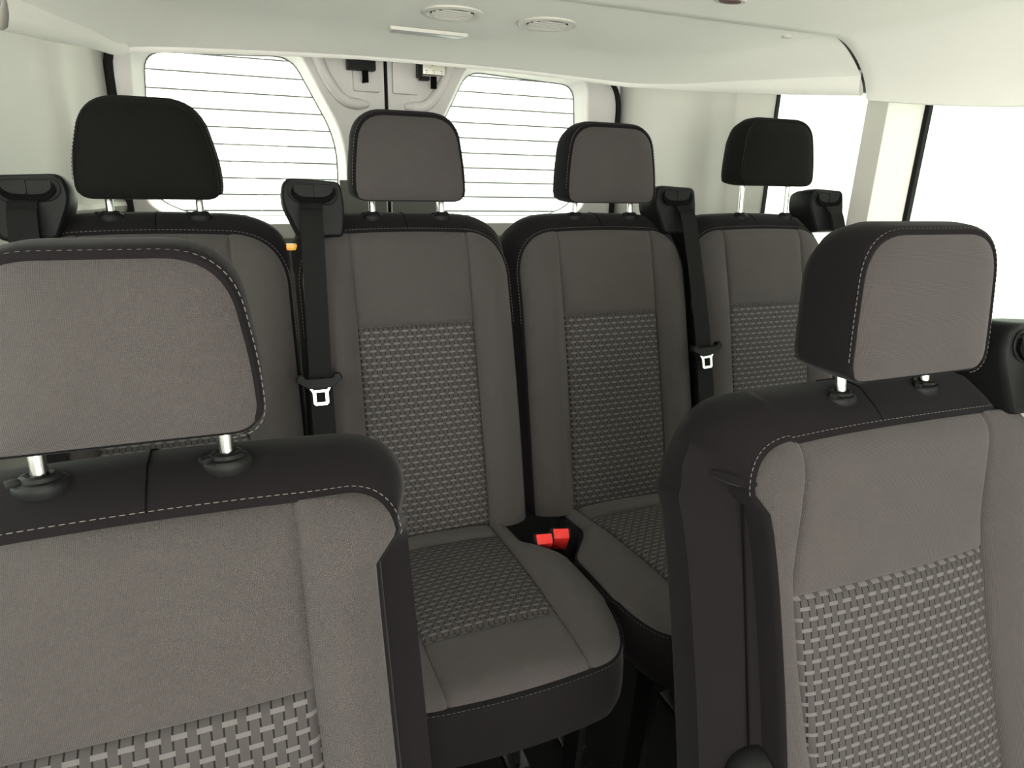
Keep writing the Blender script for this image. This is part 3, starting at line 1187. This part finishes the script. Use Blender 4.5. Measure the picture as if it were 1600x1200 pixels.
def door(idx, x0, x1, glass, hole, mat):
    bm = bmesh.new()
    out = [(x0, 0.05), (x1, 0.05), (x1, ZT - 0.03), (x0, ZT - 0.03)]
    plate(bm, out, [hole], lambda q, d: Vector((q[0], YD, q[1])), None)
    # outer return edges
    ring_loft(bm, [[Vector((a, YD, b)) for a, b in out], [Vector((a, YD + 0.07, b)) for a, b in out]], True)
    n = len(hole)
    rr = []
    for t, yy in ((0, 0), (0.18, 0.004), (0.30, 0.012), (0.55, 0.035), (0.92, 0.058), (1.0, 0.065)):
        rr.append([Vector((hole[i][0] + (glass[i][0] - hole[i][0]) * t, YD + yy, hole[i][1] + (glass[i][1] - hole[i][1]) * t)) for i in range(n)])
    ring_loft(bm, rr, True)
    bmesh.ops.remove_doubles(bm, verts=bm.verts, dist=1e-5)
    d = structure(link_mesh('door_%d' % idx, bm, mat))
    bm = bmesh.new()
    c0 = np.mean(np.array(glass), axis=0)
    rings = [[Vector((c0[0] + (a - c0[0]) * 1.02, yy, c0[1] + (b - c0[1]) * 1.02)) for a, b in glass] for yy in (YG + 0.002, YG + 0.006)]
    ring_loft(bm, rings, True, True, True)
    link_mesh('window_pane', bm, GLASS, d, smooth=False)
    # fine black edge of the glass
    bm = bmesh.new()
    rings = []
    for k, yy in ((1.0, YG - 0.001), (0.990, YG - 0.001), (0.990, YG + 0.0015), (1.0, YG + 0.0015)):
        rings.append([Vector((c0[0] + (a - c0[0]) * k, yy, c0[1] + (b - c0[1]) * k)) for a, b in glass])
    rings.append(rings[0])
    ring_loft(bm, rings, True)
    link_mesh('glass_edge', bm, DARKTRIM, d)
    return d


def mirror_pts(p):
    return [(2 * xm - a + 0.0, b) for a, b in p]


GL = [(-0.245, -0.105), (-0.150, -0.155), (0.262, -0.155), (0.300, -0.07), (0.300, 0.085), (0.178, 0.318), (-0.225, 0.300), (-0.240, 0.12)]
HL = [(-0.272, -0.120), (-0.162, -0.178), (0.280, -0.178), (0.325, -0.08), (0.325, 0.088), (0.193, 0.345), (-0.258, 0.330), (-0.268, 0.12)]
RAD = [0.04, 0.06, 0.05, 0.04, 0.09, 0.05, 0.05, 0.05]
glL = [(a, b + ZC) for a, b in rounded_poly(GL, RAD, 6)]
hoL = [(a, b + ZC) for a, b in rounded_poly(HL, RAD, 6)]
d1 = door(1, -0.312, xm - 0.006, glL, hoL, DOORTRIM)
glR = [(2 * xm - a + 0.012, b) for a, b in glL]
hoR = [(2 * xm - a + 0.012, b) for a, b in hoL]
d2 = door(2, xm + 0.006, 1.305, glR, hoR, DOORTRIM)
# black seals round the opening and between the doors
bm = bmesh.new()
ow = rounded_poly([(-0.318, 0.05), (1.312, 0.05), (1.312, ZC + 0.335), (-0.318, ZC + 0.335)], [0.02, 0.02, 0.12, 0.10], 8)
rings = []
for dx, yy in ((0.006, 2.262), (-0.007, 2.234), (-0.020, 2.240), (-0.020, 2.262)):
    rings.append([Vector((a + (dx if a > 0.5 else -dx), yy, b)) for a, b in ow])
rings.append(rings[0])
ring_loft(bm, rings, True)
structure(link_mesh('trim_2', bm, GASKET))
bm = bmesh.new()
box(bm, (xm, 2.285, ZC - 0.4), (0.024, 0.05, 1.5))
structure(link_mesh('trim_3', bm, GASKET, smooth=False))

# pressed recess ridges and latches at the top of the doors
for sgn, d in ((-1, d1), (1, d2)):
    bm = bmesh.new()
    cx_ = xm + 0.0
    f = lambda a, z: Vector((cx_ + sgn * a, YD - 0.002, ZC + z))
    path = [f(0.215, 0.36), (f(0.205, 0.31)), f(0.190, 0.272), f(0.165, 0.232), f(0.145, 0.208), f(0.125, 0.194), f(0.10, 0.189), f(0.075, 0.189), f(0.058, 0.190)]
    dens = []
    for i in range(len(path) - 1):
        for k in range(4):
            dens.append(path[i].lerp(path[i + 1], k / 4))
    dens.append(path[-1])
    n = len(dens)
    tube_pts(bm, dens, [0.017 * (1 if i < n - 6 else 0.45 + 0.55 * (n - 1 - i) / 6) for i in range(n)], 12)
    link_mesh('recess_ridge', bm, DOORTRIM, d)
    bm = bmesh.new()
    # lower step of the recess, a soft bulge beside the gap
    box(bm, (cx_ + sgn * 0.062, YD + 0.004, ZC + 0.275), (0.085, 0.03, 0.10), None, 0.013)
    link_mesh('latch_cover_boss', bm, DOORTRIM, d)
    bm = bmesh.new()
    box(bm, (cx_ + sgn * 0.085, YD + 0.002, ZC - 0.20), (0.15, 0.012, 0.32), None, 0.005)
    link_mesh('lower_cover', bm, DARKTRIM, d)
    bm = bmesh.new()
    box(bm, (cx_ + sgn * 0.40, YD - 0.006, ZC - 0.62), (0.74, 0.02, 0.80), None, 0.008)
    link_mesh('lower_panel', bm, DARKTRIM, d)

t = thing('door_latch', 'black boxed latch at the top of the left rear door beside the gap', 'latch', (0.372, 2.22, ZC + 0.295), 'latches at the top of the rear doors')
bm = bmesh.new()
box(bm, (0, -0.012, 0.012), (0.085, 0.042, 0.052), None, 0.004)
link_mesh('latch_housing', bm, BLACKP, t)
bm = bmesh.new()
box(bm, (0.012, -0.015, -0.030), (0.018, 0.012, 0.034), None, 0.002)
box(bm, (0.006, -0.015, -0.044), (0.008, 0.011, 0.010), None, 0.001)
link_mesh('latch_pin', bm, SLOT, t)

t = thing('door_latch', 'bare steel latch with rivets at the top of the right rear door', 'latch', (0.590, 2.22, ZC + 0.290), 'latches at the top of the rear doors')
bm = bmesh.new()
box(bm, (0.008, -0.010, 0.014), (0.072, 0.030, 0.040), None, 0.003)
link_mesh('latch_plate', bm, plain('zinc_plated_steel', (0.55, 0.53, 0.46), 0.4, 0.8, bump=0.2, scale=200), t)
bm = bmesh.new()
box(bm, (-0.036, -0.008, 0.012), (0.014, 0.034, 0.056), None, 0.003)
box(bm, (-0.020, -0.010, -0.018), (0.030, 0.028, 0.012), None, 0.003)
link_mesh('latch_housing', bm, BLACKP, t)
for rx_ in (-0.016, 0.008, 0.032):
    bm = bmesh.new()
    lathe(bm, [(0.0045, 0.0), (0.0040, -0.0025), (0.0015, -0.0035)], (rx_, -0.0245, 0.002), 12, axis='Y')
    link_mesh('rivet', bm, CHROME, t)
bm = bmesh.new()
tube_pts(bm, [(-0.002, -0.020, 0.050), (0.0, -0.030, 0.036), (0.004, -0.030, 0.018)], 0.005, 8)
link_mesh('striker', bm, CHROME, t)
bm = bmesh.new()
box(bm, (0.010, -0.012, -0.028), (0.018, 0.012, 0.036), None, 0.002)
link_mesh('latch_pin', bm, SLOT, t)

# label and small amber catch seen past the seats
bm = bmesh.new()
box(bm, (0.405, YD - 0.0015, ZC - 0.105), (0.040, 0.002, 0.075))
lb = tag(link_mesh('door_label', bm, PAPER, smooth=False), 'small pale pink label on the left rear door beside the gap', 'label')
bm = bmesh.new()
box(bm, (0.412, YD - 0.003, ZC - 0.118), (0.016, 0.0015, 0.035))
link_mesh('label_print', bm, PINK, lb, smooth=False)

# ------------------------------------------------------------------ headliner
def spline(pts, n):
    pts = [np.array(p, float) for p in pts]
    out = []
    for i in range(len(pts) - 1):
        p0 = pts[max(i - 1, 0)]
        p1, p2 = pts[i], pts[i + 1]
        p3 = pts[min(i + 2, len(pts) - 1)]
        for k in range(n):
            t = k / n
            out.append(0.5 * ((2 * p1) + (p2 - p0) * t + (2 * p0 - 5 * p1 + 4 * p2 - p3) * t * t + (3 * p1 - p0 - 3 * p2 + p3) * t ** 3))
    out.append(pts[-1])
    return out


def headliner(name, outer, inner, label_kind, expo=2.0):
    """outer edge (x,y,z) open curve, inner plateau curve; profile sags between them"""
    o = spline(outer, 6)
    i_ = spline(inner, 6)
    prof = []
    for k in range(17):
        t = k / 16
        a = t
        z = (1 - (1 - t) ** 1.0)
        prof.append((a, None))
    rings = []
    for k in range(19):
        t = k / 18
        # horizontal travel slows and the drop speeds up: a rolled edge
        hx_ = 1 - (1 - t) ** 1.45
        dz = t ** expo
        ring = []
        for pi, po in zip(i_, o):
            x = pi[0] + (po[0] - pi[0]) * hx_
            y = pi[1] + (po[1] - pi[1]) * hx_
            z = pi[2] + (po[2] - pi[2]) * dz
            ring.append(Vector((x, y, z + ZC)))
        rings.append(ring)
    # return lip tucked outwards above the edge
    cx, cy = 0.52, 1.0
    for e, up in ((0.008, -0.001), (0.015, 0.004), (0.019, 0.02), (0.020, 0.10)):
        ring = []
        m = len(o)
        for q in range(m):
            a, b = o[max(q - 1, 0)], o[min(q + 1, m - 1)]
            t_ = (b - a)[:2]
            t_ = t_ / (np.linalg.norm(t_) + 1e-9)
            nx, ny = -t_[1], t_[0]
            po = o[q]
            ring.append(Vector((po[0] + nx * e, po[1] + ny * e, po[2] + up + ZC)))
        rings.append(ring)
    bm = bmesh.new()
    ring_loft(bm, rings, close=False)
    # plateau
    vs = [bm.verts.new(Vector((p[0], p[1], p[2] + ZC))) for p in i_]
    bm.faces.new(vs)
    bmesh.ops.remove_doubles(bm, verts=bm.verts, dist=1e-5)
    return structure(link_mesh(name, bm, HEAD))


YJ = 1.225
ZP = 0.304
outer = [(-0.300, YJ, 0.172), (-0.285, 1.50, 0.198), (-0.262, 1.72, 0.220), (-0.236, 1.84, 0.226), (-0.205, 1.895, 0.240), (-0.05, 1.905, 0.252), (0.316, 1.905, 0.268),
         (0.70, 1.905, 0.268), (1.00, 1.90, 0.258), (1.12, 1.885, 0.252), (1.21, 1.84, 0.249), (1.28, 1.73, 0.237), (1.325, 1.50, 0.212), (1.352, YJ, 0.186)]
inner = [(-0.17, YJ, ZP), (-0.17, 1.36, ZP), (-0.16, 1.48, ZP), (-0.12, 1.58, ZP), (-0.05, 1.635, ZP), (0.10, 1.66, ZP), (0.316, 1.66, ZP),
         (0.70, 1.66, ZP), (0.90, 1.655, ZP), (1.02, 1.63, ZP), (1.12, 1.575, ZP), (1.18, 1.49, ZP), (1.215, 1.36, ZP), (1.222, YJ, ZP)]
outer = outer[::-1]
inner = inner[::-1]
headliner('ceiling', outer, inner, None, 1.35)
outer = [(-0.300, YJ - 0.013, 0.165), (-0.305, 0.9, 0.140), (-0.32, 0.3, 0.11), (-0.33, -0.5, 0.10), (-0.33, -1.2, 0.10)]
outL = outer
inL = [(-0.17, YJ - 0.013, ZP - 0.009), (-0.17, 0.9, ZP - 0.009), (-0.17, 0.3, ZP - 0.009), (-0.17, -0.5, ZP - 0.009), (-0.17, -1.2, ZP - 0.009)]
outR = [(1.352, YJ - 0.013, 0.176), (1.366, 0.9, 0.142), (1.385, 0.3, 0.115), (1.39, -0.5, 0.10), (1.39, -1.2, 0.10)]
inR = [(1.222, YJ - 0.013, ZP - 0.009), (1.22, 0.9, ZP - 0.009), (1.21, 0.3, ZP - 0.009), (1.20, -0.5, ZP - 0.009), (1.20, -1.2, ZP - 0.009)]


def head_front():
    bm = bmesh.new()
    oL, iL = spline(outL, 6), spline(inL, 6)
    oR, iR = spline(outR, 6), spline(inR, 6)
    rows = []
    for a, b, c, d in zip(oL, iL, iR, oR):
        row = []
        for sgn, o_, i_ in ((-1, a, b),):
            row += [(o_[0] + 0.0 * 1 - 0.03, o_[1], o_[2] + 0.10), (o_[0] - 0.03, o_[1], o_[2] + 0.03), (o_[0] - 0.022, o_[1], o_[2] + 0.006), (o_[0] - 0.01, o_[1], o_[2] - 0.002)]
            for k in range(16, -1, -1):
                t = k / 16
                h = 1 - (1 - t) ** 1.45
                row.append((i_[0] + (o_[0] - i_[0]) * h, i_[1], i_[2] + (o_[2] - i_[2]) * t ** 1.5))
        for k in range(1, 12):
            t = k / 12
            zz = b[2] + (c[2] - b[2]) * t
            row.append((b[0] + (c[0] - b[0]) * t, b[1], zz))
        o_, i_ = d, c
        for k in range(0, 17):
            t = k / 16
            h = 1 - (1 - t) ** 1.45
            row.append((i_[0] + (o_[0] - i_[0]) * h, i_[1], i_[2] + (o_[2] - i_[2]) * t ** 1.5))
        row += [(o_[0] + 0.01, o_[1], o_[2] - 0.002), (o_[0] + 0.022, o_[1], o_[2] + 0.006), (o_[0] + 0.03, o_[1], o_[2] + 0.03), (o_[0] + 0.03, o_[1], o_[2] + 0.10)]
        rows.append([Vector((x, y, z + ZC)) for x, y, z in row])
    # rolled rear edge of the front piece, seen as the joint line
    r0 = rows[0]
    e1 = [v + Vector((0, 0.004, 0.003)) for v in r0]
    e2 = [v + Vector((0, 0.005, 0.030)) for v in r0]
    ring_loft(bm, [e2, e1] + rows, close=False)
    o = structure(link_mesh('ceiling_front', bm, HEAD))
    bm = bmesh.new()
    ring_loft(bm, [[v + Vector((0, 0.0, 0.018)) for v in r0], [v + Vector((0, 0.030, 0.018)) for v in r0]], close=False)
    link_mesh('joint_backing', bm, DARKTRIM, o)
    return o


head_front().name = 'trim_4'


# vents, lamp and clip in the headliner
def ceiling_vent(label, x, y):
    r = thing('air_vent', label, 'vent', P(x, y, ZP), 'round air vents in the headliner')
    bm = bmesh.new()
    lathe(bm, [(0.046, 0.006), (0.062, 0.001), (0.063, -0.003), (0.058, -0.006), (0.050, -0.005), (0.044, 0.000), (0.042, 0.006)], (0, 0, 0), 40)
    link_mesh('vent_ring', bm, TRIM, r)
    bm = bmesh.new()
    lathe(bm, [(0.0445, -0.001), (0.0445, -0.0012), (0.0, -0.0012)], (0, 0, 0), 32)
    link_mesh('vent_back', bm, SLOT, r)
    for k in (-2, -1, 0, 1, 2):
        bm = bmesh.new()
        w = 2 * math.sqrt(0.042 ** 2 - (k * 0.015) ** 2)
        box(bm, (0, k * 0.015, -0.0035), (w, 0.0030, 0.0016), Matrix.Rotation(math.radians(-35), 3, 'X'))
        link_mesh('vent_slat', bm, TRIM, r, smooth=False)
    return r


ceiling_vent('left round slatted air vent in the headliner, nearer the lamp', 0.431, 1.437)
ceiling_vent('right round slatted air vent in the headliner', 0.643, 1.437)

r = thing('ceiling_lamp', 'rectangular flat lamp with a pale lens set in the rear of the headliner', 'lamp', P(0.436, 1.650, 0.3010))
bm = bmesh.new()
out = rounded_poly([(-0.095, -0.022), (0.095, -0.022), (0.090, 0.022), (-0.090, 0.022)], 0.008, 4)
ring_loft(bm, [[Vector((a * k, b * (k if k > .95 else .8), z)) for a, b in out] for k, z in ((1.0, 0.012), (1.0, -0.0015), (0.97, -0.004), (0.90, -0.003))], True, True, False)
link_mesh('lamp_frame', bm, TRIM, r)
bm = bmesh.new()
ring_loft(bm, [[Vector((a * .9, b * .8, z)) for a, b in out] for z in (0.0, -0.003)] + [[Vector((a * .86, b * .68, -0.0045)) for a, b in out]], True, True, True)
link_mesh('lamp_lens', bm, LENS, r)

bm = bmesh.new()
lathe(bm, [(0.010, 0.003), (0.010, -0.002), (0.006, -0.0035), (0.0, -0.0038)], (0, 0, 0), 20)
o = link_mesh('trim_clip', bm, TRIM)
o.location = P(1.165, 1.29, 0.302)
tag(o, 'small round plastic clip in the headliner beside the joint line', 'clip')
r = thing('reading_light', 'brown oval light bezel cut off by the top edge of the photo', 'lamp', P(0.815, 1.052, 0.2955))
bm = bmesh.new()
lathe(bm, [(0.034, 0.004), (0.036, -0.003), (0.030, -0.007), (0.020, -0.006)], (0, 0, 0), 28, sy=0.6)
link_mesh('light_bezel', bm, TRIM, r)
bm = bmesh.new()
lathe(bm, [(0.022, 0.0), (0.021, -0.008), (0.0, -0.010)], (0, 0, 0), 28, sy=0.6)
link_mesh('light_lens', bm, BROWN, r)

# small things behind the seats
bm = bmesh.new()
box(bm, (0, 0, 0), (0.020, 0.016, 0.012), None, 0.003)
seat0 = bpy.data.objects['van_seat.001']
o = link_mesh('release_catch', bm, AMBER, seat0)
o.location = P(0.079, 1.335, -0.148) - seat0.location
tag(o, 'small amber plastic catch')

# ------------------------------------------------------------------ garage outside
bm = bmesh.new()
prof = []
z = -0.2
while z < 4.2:
    prof += [(0.0, z), (0.0, z + 0.004), (-0.012, z + 0.010), (-0.017, z + 0.035), (-0.0165, z + 0.040), (-0.0145, z + 0.0415), (-0.0165, z + 0.043), (-0.017, z + 0.062), (-0.012, z + 0.086), (0.0, z + 0.092), (0.006, z + 0.094)]
    z += 0.098
ring_loft(bm, [[Vector((x, 4.6 + a, b)) for a, b in prof] for x in (-1.6, 3.5)], close=False)
tag(link_mesh('roller_shutter', bm, SHUT), 'white slatted roller shutter behind the rear door windows', 'shutter')
bm = bmesh.new()
box(bm, (3.6, 1.0, 3.2), (0.1, 11.0, 7.4))
structure(link_mesh('wall_outside', bm, WHITEW, smooth=False))
bm = bmesh.new()
box(bm, (0.5, 1.0, -0.55), (9.0, 9.0, 0.1))
structure(link_mesh('ground', bm, CONC, smooth=False))
